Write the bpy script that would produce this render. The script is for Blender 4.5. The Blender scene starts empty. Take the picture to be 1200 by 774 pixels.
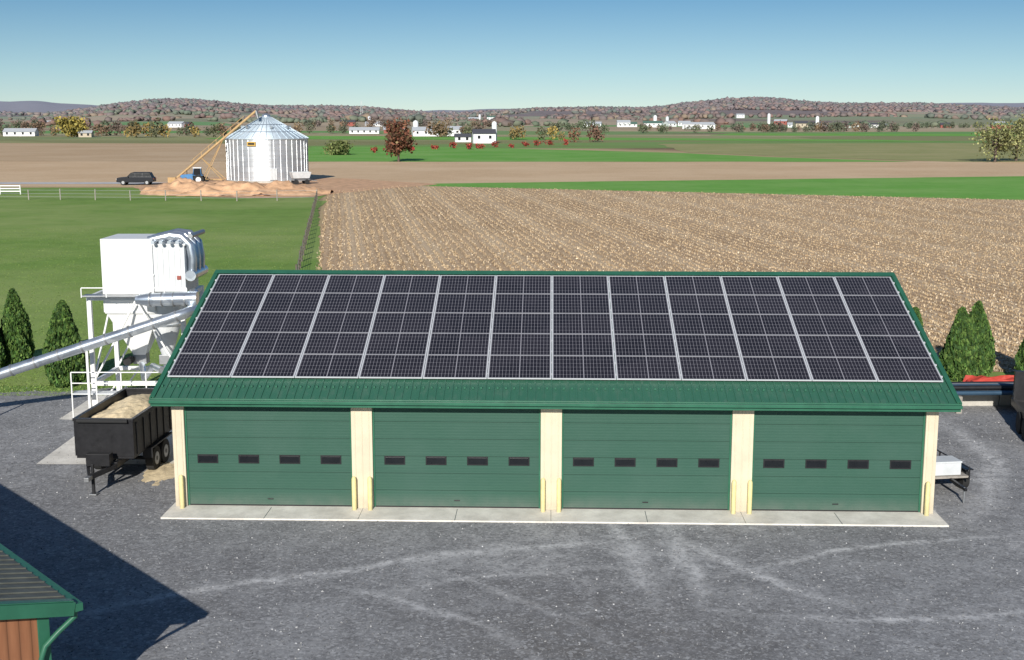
import bpy, math, random, bmesh
import numpy as np
from mathutils import Vector, Matrix, noise
random.seed(7); rng=np.random.default_rng(7)
scene=bpy.context.scene
R=math.radians
# ------------------------------------------------------------------ node helpers
class NT:
    def __init__(s,name):
        s.mat=bpy.data.materials.new(name); s.mat.use_nodes=True
        s.t=s.mat.node_tree; s.bsdf=s.t.nodes["Principled BSDF"]
    def n(s,typ,**kw):
        x=s.t.nodes.new(typ)
        for k,v in kw.items(): setattr(x,k,v)
        return x
    def put(s,sock,v):
        if isinstance(v,bpy.types.NodeSocket): s.t.links.new(v,sock)
        elif isinstance(v,(tuple,list)):
            if sock.type=='RGBA' and len(v)==3: v=tuple(v)+(1,)
            sock.default_value=v
        else: sock.default_value=v
    def m(s,op,a,b=None,c=None,clamp=False):
        x=s.n('ShaderNodeMath',operation=op,use_clamp=clamp); s.put(x.inputs[0],a)
        if b is not None: s.put(x.inputs[1],b)
        if c is not None: s.put(x.inputs[2],c)
        return x.outputs[0]
    def vm(s,op,a,b=None,out=0):
        x=s.n('ShaderNodeVectorMath',operation=op); s.put(x.inputs[0],a)
        if b is not None: s.put(x.inputs[1],b)
        return x.outputs[out]
    def mix(s,f,a,b,blend='MIX'):
        x=s.n('ShaderNodeMix',data_type='RGBA',blend_type=blend)
        s.put(x.inputs[0],f); s.put(x.inputs[6],a); s.put(x.inputs[7],b); return x.outputs[2]
    def noise(s,vec,scale,detail=3,rough=.55,dist=0,out=0):
        x=s.n('ShaderNodeTexNoise'); s.put(x.inputs['Vector'],vec); x.inputs['Scale'].default_value=scale
        x.inputs['Detail'].default_value=detail; x.inputs['Roughness'].default_value=rough; x.inputs['Distortion'].default_value=dist
        return x.outputs[out]
    def vor(s,vec,scale,out='Color',feature='F1'):
        x=s.n('ShaderNodeTexVoronoi',feature=feature); s.put(x.inputs['Vector'],vec); x.inputs['Scale'].default_value=scale
        return x.outputs[out]
    def ramp(s,f,stops,interp='LINEAR'):
        x=s.n('ShaderNodeValToRGB'); s.put(x.inputs[0],f); r=x.color_ramp; r.interpolation=interp
        while len(r.elements)<len(stops): r.elements.new(.5)
        for e,(p,c) in zip(r.elements,stops):
            e.position=p
            if isinstance(c,(int,float)): c=(c,c,c)
            e.color=tuple(c)+(1,)
        return x.outputs[0]
    def pos(s): return s.n('ShaderNodeNewGeometry').outputs['Position']
    def obj(s): return s.n('ShaderNodeTexCoord').outputs['Object']
    def sep(s,v):
        x=s.n('ShaderNodeSeparateXYZ'); s.put(x.inputs[0],v); return x.outputs
    def comb(s,a,b,c=0.0):
        x=s.n('ShaderNodeCombineXYZ'); s.put(x.inputs[0],a); s.put(x.inputs[1],b); s.put(x.inputs[2],c); return x.outputs[0]
    def bump(s,h,strength=.3,dist=.02):
        x=s.n('ShaderNodeBump'); x.inputs['Strength'].default_value=strength; x.inputs['Distance'].default_value=dist
        s.put(x.inputs['Height'],h); s.t.links.new(x.outputs[0],s.bsdf.inputs['Normal'])
    def fin(s,col,rough=.6,metal=0.,spec=.5):
        b=s.bsdf; s.put(b.inputs['Base Color'],col); s.put(b.inputs['Roughness'],rough); s.put(b.inputs['Metallic'],metal)
        b.inputs['Specular IOR Level'].default_value=spec
        return s.mat

def M(name,col,rough=.6,metal=0.,var=.12,scale=2.,bump=0.,bscale=30.,spec=.4,dirt=0.):
    s=NT(name); o=s.obj()
    f=s.noise(o,scale,5,.6)
    a=tuple(c*(1-var) for c in col); b=tuple(min(1,c*(1+var)) for c in col)
    c=s.mix(s.ramp(f,[(.3,0.),(.7,1.)]),a,b)
    if dirt>0:
        z=s.sep(o)[2]
        g=s.m('MULTIPLY',s.m('SUBTRACT',1.0,s.m('DIVIDE',z,.6),clamp=True),s.noise(o,4.,4))
        c=s.mix(s.m('MULTIPLY',g,dirt,clamp=True),c,(.22,.2,.17))
    if bump>0: s.bump(s.noise(o,bscale,4),bump,.02)
    rr=s.m('ADD',s.m('MULTIPLY',s.noise(o,scale*3,3),.2),rough-.1)
    return s.fin(c,rr,metal,spec)

# ------------------------------------------------------------------ mesh builder
class MB:
    def __init__(s): s.v=[];s.f=[];s.m=[];s.sm=[];s.mats=[]
    def mi(s,mat):
        if mat not in s.mats: s.mats.append(mat)
        return s.mats.index(mat)
    def add(s,vs,fs,mat,smooth=False):
        o=len(s.v); s.v+= [tuple(v) for v in vs]; i=s.mi(mat)
        for f in fs: s.f.append(tuple(k+o for k in f)); s.m.append(i); s.sm.append(smooth)
    def box(s,c,sz,mat,rz=0,mtx=None):
        x,y,z=[k/2 for k in sz]
        vs=[Vector((a*x,b*y,d*z)) for d in(-1,1) for b in(-1,1) for a in(-1,1)]
        m=mtx if mtx is not None else Matrix.Rotation(rz,3,'Z')
        vs=[m@v+Vector(c) for v in vs]
        s.add(vs,[(0,2,3,1),(4,5,7,6),(0,1,5,4),(2,6,7,3),(0,4,6,2),(1,3,7,5)],mat)
    def bx(s,x0,x1,y0,y1,z0,z1,mat): s.box(((x0+x1)/2,(y0+y1)/2,(z0+z1)/2),(x1-x0,y1-y0,z1-z0),mat)
    def beam(s,p,q,w,h,mat):
        p=Vector(p);q=Vector(q);d=q-p;L=d.length;d.normalize()
        up=Vector((0,0,1)) if abs(d.z)<.95 else Vector((0,1,0))
        sx=d.cross(up).normalized(); u=sx.cross(d)
        m=Matrix((sx,d,u)).transposed()
        s.box((p+q)/2,(w,L,h),mat,mtx=m)
    def path(s,pts,rads,mat,seg=14,caps=True):
        pts=[Vector(p) for p in pts]; n=len(pts); rings=[]; prev=None
        for i,p in enumerate(pts):
            d=(pts[min(i+1,n-1)]-pts[max(i-1,0)]).normalized()
            if prev is None:
                a=d.cross(Vector((0,0,1)) if abs(d.z)<.9 else Vector((0,1,0))).normalized()
            else: a=(prev-d*prev.dot(d)).normalized()
            prev=a; b=d.cross(a); r=rads[i] if hasattr(rads,'__len__') else rads
            rings.append([p+(a*math.cos(t)+b*math.sin(t))*r for t in [2*math.pi*k/seg for k in range(seg)]])
        vs=[v for r in rings for v in r]; fs=[]
        for i in range(n-1):
            for k in range(seg):
                k2=(k+1)%seg; fs.append((i*seg+k,i*seg+k2,(i+1)*seg+k2,(i+1)*seg+k))
        s.add(vs,fs,mat,True)
        if caps:
            s.add(rings[0],[tuple(range(seg))[::-1]],mat); s.add(rings[-1],[tuple(range(seg))],mat)
    def tube(s,p,q,r,mat,r2=None,seg=16,caps=True): s.path([p,q],[r,r if r2 is None else r2],mat,seg,caps)
    def extr(s,prof,y0,y1,mat,top=None):
        n=len(prof); vs=[(x,y0,z) for x,z in prof]+[(x,y1,z) for x,z in prof]
        fs=[tuple(range(n)),tuple(range(n,2*n))[::-1]]+[(i,i+n,(i+1)%n+n,(i+1)%n) for i in range(n)]
        s.add(vs,fs,mat)
    def build(s,name,parent=None,bevel=0,mtx=None):
        me=bpy.data.meshes.new(name); me.from_pydata(s.v,[],s.f)
        for m in s.mats: me.materials.append(m)
        me.polygons.foreach_set('material_index',s.m); me.polygons.foreach_set('use_smooth',s.sm); me.update()
        bm=bmesh.new(); bm.from_mesh(me); bmesh.ops.recalc_face_normals(bm,faces=bm.faces); bm.to_mesh(me); bm.free()
        ob=bpy.data.objects.new(name,me); scene.collection.objects.link(ob)
        if mtx is not None: ob.matrix_world=mtx
        if parent: ob.parent=parent
        if bevel:
            b=ob.modifiers.new('bev','BEVEL'); b.width=bevel; b.segments=2; b.limit_method='ANGLE'
        return ob
def empty(name,loc=(0,0,0),rz=0,parent=None):
    e=bpy.data.objects.new(name,None); e.location=loc; e.rotation_euler=(0,0,rz); scene.collection.objects.link(e)
    if parent: e.parent=parent
    return e
def sheet(name,pts,z,mat,jit=.3,step=4.,fr=.25):
    out=[]
    n=len(pts)
    for i in range(n):
        a=Vector(pts[i]);b=Vector(pts[(i+1)%n]); L=(b-a).length; k=max(1,min(140,int(L/step)))
        for j in range(k):
            p=a.lerp(b,j/k); q=Vector((p.x*fr,p.y*fr,z))
            out.append((p.x+jit*noise.noise(q),p.y+jit*noise.noise(q+Vector((31,7,3))),z))
    me=bpy.data.meshes.new(name); me.from_pydata(out,[],[tuple(range(len(out)))]); me.materials.append(mat); me.update()
    if me.polygons[0].normal.z<0: me.flip_normals()
    ob=bpy.data.objects.new(name,me); scene.collection.objects.link(ob); return ob
def raw_mesh(name,V,F4,cols,mat,parent=None):
    me=bpy.data.meshes.new(name); nv=len(V); nf=len(F4); k=F4.shape[1]
    me.vertices.add(nv); me.vertices.foreach_set('co',V.astype(np.float32).ravel())
    me.loops.add(nf*k); me.loops.foreach_set('vertex_index',F4.astype(np.int32).ravel())
    me.polygons.add(nf); me.polygons.foreach_set('loop_start',np.arange(0,nf*k,k,dtype=np.int32))
    me.polygons.foreach_set('loop_total',np.full(nf,k,dtype=np.int32))
    me.update(calc_edges=True)
    ca=me.color_attributes.new('Col','FLOAT_COLOR','POINT')
    c4=np.concatenate([cols,np.ones((nv,1))],1).astype(np.float32); ca.data.foreach_set('color',c4.ravel())
    me.materials.append(mat); ob=bpy.data.objects.new(name,me); scene.collection.objects.link(ob)
    if parent: ob.parent=parent
    return ob
def quads(C,S,upright=0.,aspect=1.,flat=0.):
    n=len(C); a=rng.normal(size=(n,3)); a/=np.linalg.norm(a,axis=1)[:,None]
    b=rng.normal(size=(n,3))
    if upright>0: b=b*(1-upright)+np.array([0,0,1.])*upright*2
    if flat>0: a[:,2]*=(1-flat); b[:,2]*=(1-flat); a/=np.linalg.norm(a,axis=1)[:,None]
    a-=b*(np.sum(a*b,1)/np.sum(b*b,1))[:,None]
    a/=np.linalg.norm(a,axis=1)[:,None]; b/=np.linalg.norm(b,axis=1)[:,None]
    S=np.asarray(S).reshape(-1,1)*np.ones((n,1)); a=a*S*.5; b=b*S*.5*aspect
    V=np.stack([C-a-b,C+a-b*.6,C+a*.7+b,C-a*.8+b*.8],1).reshape(-1,3)
    F=np.arange(4*n).reshape(n,4)
    return V,F
def colmat(name,rough=.8):
    s=NT(name); a=s.n('ShaderNodeAttribute',attribute_name='Col').outputs['Color']
    return s.fin(a,rough,0,.2)
leafmat=colmat('foliage_leaves'); farleaf=colmat('far_foliage',.9); strawmat=colmat('straw',.8); stonemat=colmat('stone_chips',.85)
bark=M('bark',(.12,.09,.07),.9,var=.3,scale=8,bump=.4)
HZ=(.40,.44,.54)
# ------------------------------------------------------------------ surface materials
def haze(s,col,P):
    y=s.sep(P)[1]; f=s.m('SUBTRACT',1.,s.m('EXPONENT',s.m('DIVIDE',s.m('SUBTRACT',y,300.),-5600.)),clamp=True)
    return s.mix(f,col,HZ)  # aerial haze painted into the base colour, growing with world Y
def farmland():
    s=NT('farmland'); P=s.pos(); x,y,z=s.sep(P)
    xr=s.m('ADD',s.m('MULTIPLY',x,.97),s.m('MULTIPLY',y,.2)); yr=s.m('SUBTRACT',s.m('MULTIPLY',y,.97),s.m('MULTIPLY',x,.12))
    v=s.vor(s.comb(s.m('DIVIDE',xr,330.),s.m('DIVIDE',yr,150.)),1.)
    r=s.sep(v)[0]
    field=s.ramp(r,[(0,(.50,.37,.21)),(.14,(.30,.30,.12)),(.27,(.56,.42,.24)),(.4,(.36,.36,.15)),(.5,(.17,.38,.07)),(.62,(.45,.39,.2)),(.72,(.23,.36,.1)),(.84,(.28,.33,.13)),(.93,(.58,.46,.27))],'CONSTANT')
    field=s.mix(s.m('MULTIPLY',s.noise(s.comb(s.m('DIVIDE',x,60.),s.m('DIVIDE',y,14.)),1.,5,.6),.5),field,s.mix(1.,field,(.6,.6,.55),'MULTIPLY'))
    wn=s.noise(s.comb(s.m('DIVIDE',x,420.),s.m('DIVIDE',y,300.)),1.,4,.6)
    hz=s.m('MULTIPLY',s.m('SUBTRACT',z,11.),1/12.,clamp=True)
    wm=s.m('MULTIPLY',s.m('SUBTRACT',s.m('ADD',wn,s.m('MULTIPLY',hz,.30)),.57),14.,clamp=True)
    tree=s.ramp(s.noise(s.comb(s.m('DIVIDE',x,11.),s.m('DIVIDE',y,40.),s.m('DIVIDE',z,4.)),1.,4,.75),[(.3,(.075,.06,.045)),(.45,(.18,.105,.065)),(.55,(.24,.15,.09)),(.65,(.11,.10,.06)),(.8,(.30,.18,.10))])
    col=s.mix(wm,field,tree)
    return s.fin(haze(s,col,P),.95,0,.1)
def stubble(name='corn_stubble_soil',rows=True,dark=1.):
    s=NT(name); P=s.pos(); x,y,z=s.sep(P)
    n=s.noise(P,5.,6,.75); big=s.noise(P,.035,4,.6); mid=s.noise(P,.5,5,.7)
    c=s.ramp(n,[(.25,(.28*dark,.19*dark,.115*dark)),(.48,(.47*dark,.33*dark,.20*dark)),(.72,(.64*dark,.48*dark,.31*dark))])
    c=s.mix(s.ramp(mid,[(.35,0.),(.65,.4)]),c,(.38*dark,.26*dark,.155*dark))
    c=s.mix(s.ramp(big,[(.4,0.),(.62,.5)]),c,(.56*dark,.42*dark,.275*dark))
    if rows:
        q=s.m('ADD',s.m('MULTIPLY',x,.99),s.m('MULTIPLY',y,.138)); q=s.m('ADD',q,s.m('MULTIPLY',s.noise(P,.25,2),.5))
        w=s.m('SINE',s.m('MULTIPLY',q,2*math.pi/.76)); w=s.m('MULTIPLY',s.m('ADD',w,1.),.5)
        fade=s.ramp(s.noise(P,.05,3),[(.35,.2),(.65,.6)])
        c=s.mix(s.m('MULTIPLY',w,fade),c,(.27,.175,.105))
        w2=s.m('SINE',s.m('MULTIPLY',q,2*math.pi/6.1)); c=s.mix(s.m('MULTIPLY',s.m('SUBTRACT',w2,.3,clamp=True),.6),c,(.72,.57,.39))
    s.bump(n,.5,.08)
    return s.fin(c,.95,0,.1)
def grass(name,a=(.16,.27,.055),b=(.25,.39,.085),c3=(.36,.42,.15)):
    s=NT(name); P=s.pos()
    n=s.noise(P,8.,5,.75); m2=s.noise(P,.5,5,.65); big=s.noise(P,.05,5,.65)
    c=s.mix(s.ramp(n,[(.3,0.),(.7,1.)]),a,b); c=s.mix(s.ramp(m2,[(.4,0.),(.75,.5)]),c,tuple(k*.7 for k in a))
    c=s.mix(s.ramp(big,[(.40,0.),(.66,.7)]),c,c3)
    s.bump(n,.3,.05); return s.fin(c,.9,0,.15)
def gravel():
    s=NT('gravel'); P=s.pos(); x,y,z=s.sep(P); P2=s.comb(x,y,0.)
    sp=s.sep(s.vor(P2,14.))[0]; sp2=s.sep(s.vor(P2,30.))[1]
    big=s.noise(P2,.16,5,.62); mid=s.noise(P2,1.1,8,.78)
    c=s.ramp(big,[(.3,(.215,.213,.218)),(.5,(.30,.30,.305)),(.7,(.39,.388,.39))])
    c=s.mix(s.ramp(mid,[(.36,.7),(.6,0.)]),c,(.165,.163,.166))
    wob=s.m('MULTIPLY',s.m('SUBTRACT',s.noise(P2,.35,3),.5),1.0)
    wob=s.m('ADD',wob,s.m('MULTIPLY',s.m('SUBTRACT',s.noise(P2,3.,4,.7),.5),.35))
    msum=None
    def arc(cx,cy,Rr,w,amp,mx,my,L):
        nonlocal msum
        d=s.vm('DISTANCE',P2,(cx,cy,0),1); d=s.m('ABSOLUTE',s.m('SUBTRACT',s.m('ADD',d,wob),Rr))
        k=s.m('SUBTRACT',1.,s.m('DIVIDE',d,w),clamp=True)
        g=s.m('MULTIPLY',s.m('SUBTRACT',1.,s.m('DIVIDE',s.vm('DISTANCE',P2,(mx,my,0),1),L),clamp=True),amp*2.2,clamp=True)
        k=s.m('MULTIPLY',k,g); msum=k if msum is None else s.m('MAXIMUM',msum,k)
    for a in [(4,13,17.4,.3,.7,-1,29.5,6),(4,13,15.7,.25,.4,0,28,5),(-7.5,19,9.1,.26,.9,-.8,25,4.5),(-7.5,19,10.9,.22,.5,0,26,4),
              (-14,28,17.1,.34,.9,3.1,29.5,3.5),(-14,28,18.3,.35,.7,4.2,29,3.5),(20,38,17.2,.26,.7,5.2,28.6,4),
              (3,41,12.6,.6,.6,14.5,38,8),(3,41,14.6,.5,.5,15.5,36,9),(8,40,14.5,.2,.5,9,25.5,6),(2,10,19.5,.28,.5,-6,27.5,6),(14,16,15,.2,.5,9,30,6)]: arc(*a)
    tr=s.m('MULTIPLY',msum,s.ramp(s.noise(P2,2.6,8,.8),[(.38,0.),(.58,1.2)]))
    c=s.mix(s.m('MULTIPLY',tr,1.1,clamp=True),c,(.60,.595,.59))
    wh=s.ramp(s.noise(P2,.7,8,.8,.6),[(.47,0.),(.64,1.)])
    dp=s.m('MULTIPLY',s.m('SUBTRACT',1.,s.m('DIVIDE',s.vm('DISTANCE',P2,(2.2,29.3,0),1),6.),clamp=True),wh)
    c=s.mix(s.m('MULTIPLY',dp,1.,clamp=True),c,(.58,.575,.57))
    c=s.mix(s.m('MULTIPLY',wh,.18),c,(.5,.5,.5))
    dk=s.m('SUBTRACT',1.,s.m('DIVIDE',s.vm('DISTANCE',P2,(1.5,24.0,0),1),6.),clamp=True)
    c=s.mix(s.m('MULTIPLY',dk,s.ramp(s.noise(P2,.9,5,.7),[(.3,.25),(.6,.9)])),c,(.165,.155,.145))
    c=s.mix(s.ramp(sp,[(0.,.5),(.35,0.)]),c,(.12,.12,.122)); c=s.mix(s.ramp(sp,[(.8,0.),(1.,.45)]),c,(.58,.58,.58))
    c=s.mix(s.ramp(sp2,[(.75,0.),(1.,.35)]),c,(.58,.58,.58))
    s.bump(s.m('ADD',s.m('MULTIPLY',sp,.8),s.m('MULTIPLY',mid,1.5)),.45,.035)
    return s.fin(c,.92,0,.15)
def concrete(name,k=1.):
    s=NT(name); o=s.obj(); c=s.ramp(s.noise(o,1.3,6,.65),[(.3,(.42*k,.395*k,.35*k)),(.7,(.62*k,.59*k,.53*k))])
    c=s.mix(s.ramp(s.noise(o,6.,6,.7),[(.5,0.),(.8,.4)]),c,(.3*k,.29*k,.26*k)); s.bump(s.noise(o,40.,3),.2,.01); return s.fin(c,.85,0,.2)
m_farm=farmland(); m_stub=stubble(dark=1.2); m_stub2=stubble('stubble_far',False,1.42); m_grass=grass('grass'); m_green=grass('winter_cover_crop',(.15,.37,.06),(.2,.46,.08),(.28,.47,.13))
m_grav=gravel(); m_conc=concrete('concrete'); m_conc2=concrete('concrete_pale',1.5)
m_dirt=M('bare_dirt',(.66,.40,.23),.95,var=.3,scale=.7,bump=.6,bscale=3)
m_cream=M('cream_metal',(.68,.595,.44),.5,var=.08,scale=1.5,dirt=.7)
m_yel=M('faded_yellow_paint',(.78,.67,.32),.5,var=.12,scale=6,dirt=.6)
m_white=M('white_paint',(.82,.82,.8),.45,var=.05,scale=1.2)
m_gwhite=M('grey_white_paint',(.62,.64,.65),.45,var=.1)
m_black=M('black_paint',(.018,.018,.02),.4,var=.3,scale=3)
m_rub=M('rubber',(.025,.025,.025),.85)
m_steel=M('dull_steel',(.35,.36,.37),.45,.7)
m_alu=M('aluminium_frame',(.66,.67,.69),.4,.15,var=.05)
m_alud=M('aluminium_rail_edge',(.36,.36,.38),.45,.2,var=.1)
m_glass=M('dark_window_glass',(.01,.012,.015),.3,spec=.35)
m_cglass=M('tinted_car_glass',(.01,.012,.015),.5,spec=.15)
m_rooftrim=M('green_trim',(.03,.135,.08),.4,var=.15)
m_wgrey=M('weathered_wood',(.34,.31,.27),.9,var=.25,scale=5)
def duct():
    s=NT('galvanised_duct'); o=s.obj(); n=s.noise(o,3.,4)
    c=s.ramp(s.sep(s.vor(o,2.2))[0],[(0,(.46,.51,.57)),(1,(.70,.75,.80))]); return s.fin(c,s.m('ADD',s.m('MULTIPLY',n,.25),.2),.8,.5)
m_duct=duct()
def green_roof(name,a,b):
    s=NT(name); o=s.obj(); c=s.mix(s.noise(o,.8,5,.6),a,b)
    c=s.mix(s.ramp(s.noise(s.vm('MULTIPLY',o,(3.,.25,3.)),2.,4),[(.5,0.),(.8,.4)]),c,(.12,.18,.14)); return s.fin(c,.42,.0,.5)
m_groof=green_roof('green_metal_roof',(.03,.115,.072),(.048,.155,.10))
def doorm():
    s=NT('green_sectional_door'); o=s.obj(); x,y,z=s.sep(o)
    g=s.noise(s.vm('MULTIPLY',o,(1.2,1.,26.)),3.,5,.7)
    c=s.mix(g,(.022,.078,.052),(.044,.118,.084))
    c=s.mix(s.ramp(s.noise(o,.7,4),[(.4,0.),(.8,.4)]),c,(.065,.125,.10))
    pv=s.sep(s.vor(s.comb(s.m('DIVIDE',x,5.23),s.m('DIVIDE',z,.49)),1.))[0]
    c=s.mix(s.m('MULTIPLY',pv,.35),c,(.03,.09,.065))
    c=s.mix(s.m('MULTIPLY',s.m('SUBTRACT',1.,s.m('DIVIDE',z,.5),clamp=True),s.m('MULTIPLY',s.noise(o,3.,4),.7)),c,(.19,.19,.17))
    w=s.m('SINE',s.m('MULTIPLY',z,2*math.pi/.08)); s.bump(s.m('ADD',s.m('MULTIPLY',w,.35),g),.22,.008)
    return s.fin(c,.55,0,.35)
m_door=doorm()
def wallm(name,col,axis=0):
    s=NT(name); o=s.obj(); q=s.sep(o)[axis]; w=s.m('POWER',s.m('ABSOLUTE',s.m('SINE',s.m('MULTIPLY',q,math.pi/.23))),6.)
    s.bump(w,.7,.02); c=s.mix(s.noise(o,2.,4),tuple(k*.88 for k in col),col); return s.fin(c,.55,0,.4)
m_wallx=wallm('cream_ribbed_wall',(.68,.595,.44),0); m_wally=wallm('cream_ribbed_side',(.68,.595,.44),1)

# ------------------------------------------------------------------ ground & terrain
def sm(t): t=max(0,min(1,t)); return t*t*(3-2*t)
def gs(x,c,w): return math.exp(-((x-c)/w)**2)
def th(x,y):
    if y<900: return 0
    X=x/y*3600
    rd=23+5*noise.noise(Vector((X/260,1.3,0)))+2.5*noise.noise(Vector((X/90,4,0)))+32*gs(X,-960,240)+33*gs(X,680,240)+20*gs(X,1180,320)+12*gs(X,-480,200)+9*gs(X,230,220)-6*gs(X,-180,150)-8*gs(X,-1330,110)
    far=42+20*noise.noise(Vector((X/500,9,0)))+8*noise.noise(Vector((X/120,2,0)))+34*gs(X,-1420,240)+22*gs(X,1500,500)
    h=sm((y-1200)/2400)*rd*(1-sm((y-3900)/1500))+sm((y-5000)/2200)*far*1.35
    h+=sm((y-900)/700)*(3.6*noise.noise(Vector((x/260,y/330,5)))+1.6)+sm((y-1300)/900)*3.5*noise.noise(Vector((x/140,y/170,8)))
    return h-.6*(1-sm((y-900)/300))
me=bpy.data.meshes.new('ground'); g=14000
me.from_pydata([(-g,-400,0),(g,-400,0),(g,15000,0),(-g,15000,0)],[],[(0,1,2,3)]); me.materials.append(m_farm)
ob=bpy.data.objects.new('ground',me); scene.collection.objects.link(ob)
ys=list(np.linspace(900,2400,60))+list(np.linspace(2430,4200,60))+list(np.linspace(4260,8200,50)); na=380
V=[];F=[]
for j,y in enumerate(ys):
    for i in range(na):
        x=(-.8+1.6*i/(na-1))*y; V.append((x,y,th(x,y)))
for j in range(len(ys)-1):
    for i in range(na-1): a=j*na+i; F.append((a,a+1,a+na+1,a+na))
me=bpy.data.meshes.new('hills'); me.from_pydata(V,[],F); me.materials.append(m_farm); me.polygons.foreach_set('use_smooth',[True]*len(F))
ob=bpy.data.objects.new('hills',me); scene.collection.objects.link(ob)

# fields
sheet('harvested_field',[(-420,196),(-20,196),(0,190),(420,150),(420,312),(-420,312)],.03,m_stub2,1.5,12,.05)
stub_poly=[(-8.2,52),(-14.3,89.2),(-24.6,164.5),(-27,182),(-17.8,199.9),(67.8,164.5),(230,97),(230,52.2)]
sheet('corn_stubble_field',stub_poly,.036,m_stub,.5,3,.3)
sheet('green_strip_field',[(-19,200.6),(-17.8,199.5),(67.8,164.3),(300,68),(300,275),(95.3,231.8),(-18.3,204.6)],.045,m_green,.6,5,.2)
sheet('green_strip_field',[(-49.5,309),(100,307),(72,345),(52,385),(10,430),(-30,470),(-75,470),(-60,350)],.05,m_green,2.5,10,.05)
m_olive=grass('pasture',(.30,.31,.12),(.38,.38,.16),(.46,.40,.2)); m_browntan=stubble('mown_hay',False,1.2)
sheet('pasture_field',[(55,390),(78,345),(108,308),(420,312),(420,560),(60,520)],.04,m_olive,3,14,.04)
sheet('hay_field',[(-420,312),(-60,312),(-70,420),(-90,520),(-420,560)],.04,m_browntan,3,14,.04)
sheet('green_strip_field',[(-160,640),(60,600),(200,560),(180,610),(50,680),(-150,760)],.06,m_green,6,20,.02)
sheet('green_strip_field',[(120,760),(330,720),(360,830),(150,860)],.06,m_green,6,20,.02)
sheet('grass_lawn',[(-420,47),(-8,49.5),(-8.6,52),(-15.3,89.2),(-25.7,164.4),(-27,194),(-420,194)],.02,m_grass,.5,3,.3)
sheet('grass_verge',[(-9.7,49.6),(60,48),(120,48),(120,52.6),(-9,52.8)],.024,m_grass,.5,2,.5)
sheet('grass_verge',[(-25.4,163),(-26.4,163),(-16.3,89.2),(-10,52),(-8.6,52),(-13.9,89.2),(-23.4,150),(-24.2,163)],.042,m_grass,.35,2,.6)
sheet('gravel_yard',[(-90,-60),(90,-60),(90,48.6),(30,48.8),(-9,50),(-19,48.2),(-90,46.8)],.028,m_grav,.5,1.2,.7)
sheet('farm_driveway',[(-420,202),(-58,204.5),(-50,200),(-30,203),(-30,211),(-56,210),(-420,209)],.05,M('driveway_gravel',(.56,.55,.54),.9,var=.2,scale=.5),.6,4,.2)
sheet('bare_dirt_patch',[(-60,196),(-50,176),(-38,168),(-27,171),(-22,186),(-12,203),(-20,214),(-30,224),(-56,226),(-58,212)],.06,m_dirt,3,3,.12)

def inpoly(P,poly):
    x,y=P[:,0],P[:,1]; r=np.zeros(len(P),bool); n=len(poly)
    for i in range(n):
        x0,y0=poly[i];x1,y1=poly[(i+1)%n]
        c=((y0>y)!=(y1>y))&(x<(x1-x0)*(y-y0)/(y1-y0+1e-9)+x0); r^=c
    return r
def tint(n,cols,sd=.15):
    c=np.array(cols)[rng.integers(0,len(cols),n)]; return np.clip(c*(1+rng.normal(0,sd,(n,1))),0,1)
n=150000; yy=52+148*rng.random(n)**1.5; xx=(rng.random(n)*1.0-.45)*yy*.98
s_=.99*xx+.138*yy; t_=-.138*xx+.99*yy
s_=np.round(s_/.76)*.76+rng.normal(0,.10,n); xx=.99*s_-.138*t_; yy=.138*s_+.99*t_
P=np.stack([xx,yy,np.full(n,.07)],1); P=P[inpoly(P,stub_poly)]
V,F=quads(P,.04+.055*rng.random(len(P)),upright=.8,aspect=2.0); c=tint(len(P),[(.52,.39,.24),(.44,.32,.19),(.58,.46,.30),(.36,.26,.16)],.12)
nl=130000; yy=52+130*rng.random(nl)**1.6; xx=(rng.random(nl)-.45)*yy; Q=np.stack([xx,yy,np.full(nl,.06)],1); Q=Q[inpoly(Q,stub_poly)]
V2,F2=quads(Q,.07+.14*rng.random(len(Q)),flat=.85,aspect=.5); c2=tint(len(Q),[(.66,.52,.35),(.52,.39,.25),(.76,.63,.45)],.12)
raw_mesh('corn_stubble',np.concatenate([V,V2]),np.concatenate([F,F2+len(V)]),np.repeat(np.concatenate([c,c2]),4,0),strawmat)
n=60000; u_=rng.random(n); yy=47.5+75*u_**1.8; xx=-9-.139*(yy-48)-rng.random(n)*yy*.42; P=np.stack([xx,yy,np.full(n,.02)],1)
V,F=quads(P,.03+.05*rng.random(len(P)),upright=.3,aspect=.8); c=tint(len(P),[(.14,.225,.05),(.18,.27,.065),(.23,.29,.09),(.12,.19,.04)],.12)
raw_mesh('grass_tufts',V,F,np.repeat(c,4,0),leafmat)
n=30000; yy=22+27*rng.random(n); xx=(rng.random(n)-.5)*40; P=np.stack([xx,yy,np.full(n,.035)],1)
V,F=quads(P,.015+.035*rng.random(n)**2,flat=.6); raw_mesh('loose_gravel',V,F,np.repeat(tint(n,[(.34,.34,.34),(.2,.2,.2),(.44,.44,.44),(.15,.15,.15)]),4,0),stonemat)
def mound(name,cx,cy,rx,ry,h,mat,seed,n=36,z0=.03,rough=.25):
    V=[];F=[]
    for j in range(n+1):
        for i in range(n+1):
            a=-1+2*i/n;b=-1+2*j/n; r=math.hypot(a,b); q=Vector((a*2.3+seed,b*2.3,seed))
            k=max(0,1-r*(1+.35*noise.noise(q)))
            z=h*(k**.8)*(1+.5*noise.noise(q*1.7))+rough*h*k**.3*noise.noise(q*5)-.06
            V.append((cx+a*rx,cy+b*ry,z0+z))
    for j in range(n):
        for i in range(n): a=j*(n+1)+i; F.append((a,a+1,a+n+2,a+n+1))
    me=bpy.data.meshes.new(name); me.from_pydata(V,[],F); me.materials.append(mat); me.polygons.foreach_set('use_smooth',[True]*len(F))
    ob=bpy.data.objects.new(name,me); scene.collection.objects.link(ob); return ob
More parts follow.
